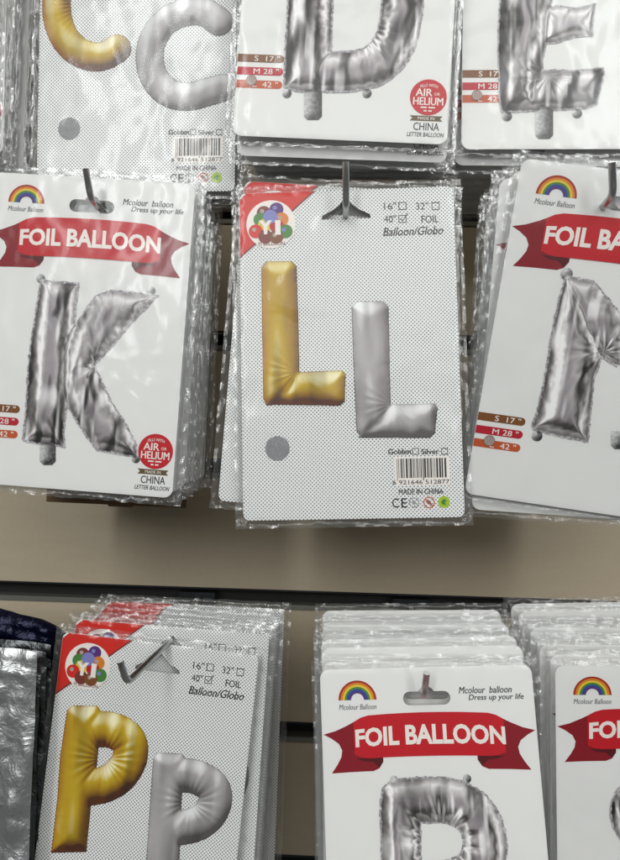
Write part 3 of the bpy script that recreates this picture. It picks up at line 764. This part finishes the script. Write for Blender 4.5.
stack('R', 'R', 8, .0135, 'white card pack with a silver letter R under a red FOIL BALLOON banner',
      'white pack in the stack behind the letter R pack, clear top edge showing', 'packs stacked behind the letter R pack',
      second=('white pack just behind the R pack, its white top edge a little higher', 0.6, 0.0, -.0035), seed=20, rise=.020, lean=2.0, jz=2.2)
stack('S', 'S', 8, .0135, 'white pack with a silver rounded letter cut off at the lower right edge',
      'white pack in the stack behind the lower right rounded letter pack', 'packs stacked behind the lower right pack', seed=22, rise=.024, lean=-1.5, drift=-.008, jz=2.2)
stack(frame('TL', 'F', (-96, -128), -0.006, 1.5, 0.0), 'K', 9, .0095, 'white pack at the top left edge, only its shiny right sleeve edge showing',
      'pack in the top left corner stack seen edge on beside the C pack', 'packs in the top left corner stack', seed=27, jit=1.5)

# ------------------------------------------------------------------ kraft board behind the K stack
p0 = at(46, 503, 0.125); p1 = at(186, 503, 0.125)
kb = thing('cardboard_sheet', 'brown cardboard sheet with its lower edge peeking out under the letter K stack', 'cardboard', ((p0.x + p1.x) / 2, 0.125, p0.z), (0, R(1), 0))
bm = bmesh.new(); w = (p1.x - p0.x) / 2; box(bm, -w, w, 0, .0018, 0, .25); bm_obj('board', bm, M['kraft'], kb, bevel=.0004)
bm = bmesh.new(); box(bm, -w * .1, w * .25, -.0012, -.0002, -.0015, .006); bm_obj('torn_flap', bm, M['kraft'], kb)

# ------------------------------------------------------------------ foil bags at the lower left
def pillow(name, w, h, th, mat, parent, seed, amp=.0022, fold=True, slump=.002):
    NX, NZ = 60, 80; vs = []; fs = []
    for side in (0, 1):
        for j in range(NZ + 1):
            for i in range(NX + 1):
                x = (i / NX - .5) * w; z = -(j / NZ) * h; e = min(i / NX * w, (1 - i / NX) * w, j / NZ * h, (1 - j / NZ) * h)
                k = min(1, e / .018); pr = math.sqrt(1 - (1 - k) ** 2)
                n = 1.6 * (1 - 2.2 * abs(mnoise.noise((x * 60 + seed + z * 8, z * 16 - x * 20, seed)))) + .9 * (1 - 2 * abs(mnoise.noise((x * 75, z * 60 + seed + x * 50, seed + 2.0)))) - 1.0 + .5 * mnoise.noise((x * 110, z * 150 + seed, seed + side)) + (.5 * math.sin(z * 420 + 2 * mnoise.noise((x * 30, seed, 0))) * (1 if -.028 < z < -.006 and fold else 0))
                y = th * (.5 + (.5 if side else -.5) * pr) + n * amp * (.35 + .65 * pr)
                vs.append((x + slump * .25 * mnoise.noise((z * 18, seed, 1.0)), y, z + slump * (.35 * mnoise.noise((x * 22, seed, 5.0)) - max(0, 2 * x / w) ** 5) * max(0, 1 + z / .09)))
    N = (NX + 1) * (NZ + 1)
    for side in (0, 1):
        for j in range(NZ):
            for i in range(NX):
                q = [side * N + j * (NX + 1) + i, side * N + j * (NX + 1) + i + 1, side * N + (j + 1) * (NX + 1) + i + 1, side * N + (j + 1) * (NX + 1) + i]
                fs.append(q if side else q[::-1])
    me = bpy.data.meshes.new(name); me.from_pydata(vs, [], fs); me.materials.append(mat); me.shade_smooth(); me.update()
    return link(name, me, parent)
def foil_bag(px_right, top, Y, w, h, th, mat, label, cat, seed, tilt=0, group=None):
    p = at(px_right, top, Y); t = thing('foil_bag', label, cat, (p.x - w / 2, Y, p.z), (0, R(tilt) - ROLL, 0), group)
    pillow('bag_body', w, h, th, mat, t, seed, slump=.006 if Y < .09 else .016)
    return t
foil_bag(35, 648, 0.01, .20, .30, .008, M['foil_silver_bag'], 'crinkled silver foil bag at the lower left edge, front of its stack', 'foil bag', 3.3, 1.5)
for k in range(3):
    foil_bag(39 + 5 * k, 655 - 5 * k, 0.024 + .014 * k, .20, .30, .007, M['foil_grey'], 'dark foil bag right behind the crinkled silver bag', 'foil bag', 5.1 + k, 1.0 - k, 'dark bags behind the silver foil bag')
foil_bag(52, 612, 0.10, .22, .30, .016, M['foil_navy'], 'shiny navy foil bag standing higher behind the silver bag', 'foil bag', 8.4, 2.0)
foil_bag(66, 616, 0.125, .22, .30, .014, M['foil_black'], 'black foil bag, rearmost beside the red corners of the P packs', 'foil bag', 9.2, 3.0)

if 'DBG' in __import__('os').environ:
    for key, pts in dict(K=[(200,189),(185,499.5)], L=[(237.6,191),(451.5,187.6),(241,518),(462,519)], M=[(525,155),(472,474),(620,500)], D=[(225,138),(443,158)], E=[(457,148),(610,149)],
       C=[(36,0),(36,168)], P=[(63,638),(256,652),(38,855),(239,860)], R=[(321,668),(532,664),(326,860),(546,860)], S=[(558,668),(560,860)]).items():
        print('LOC', key, [tuple(round(v, 1) for v in q) for q in to_img(pts, key)])
    print('PXG', [tuple(round(v) for v in to_px((x, .24, GROOVES[i]))) for i in (5,6,7) for x in (-.33, .35)])
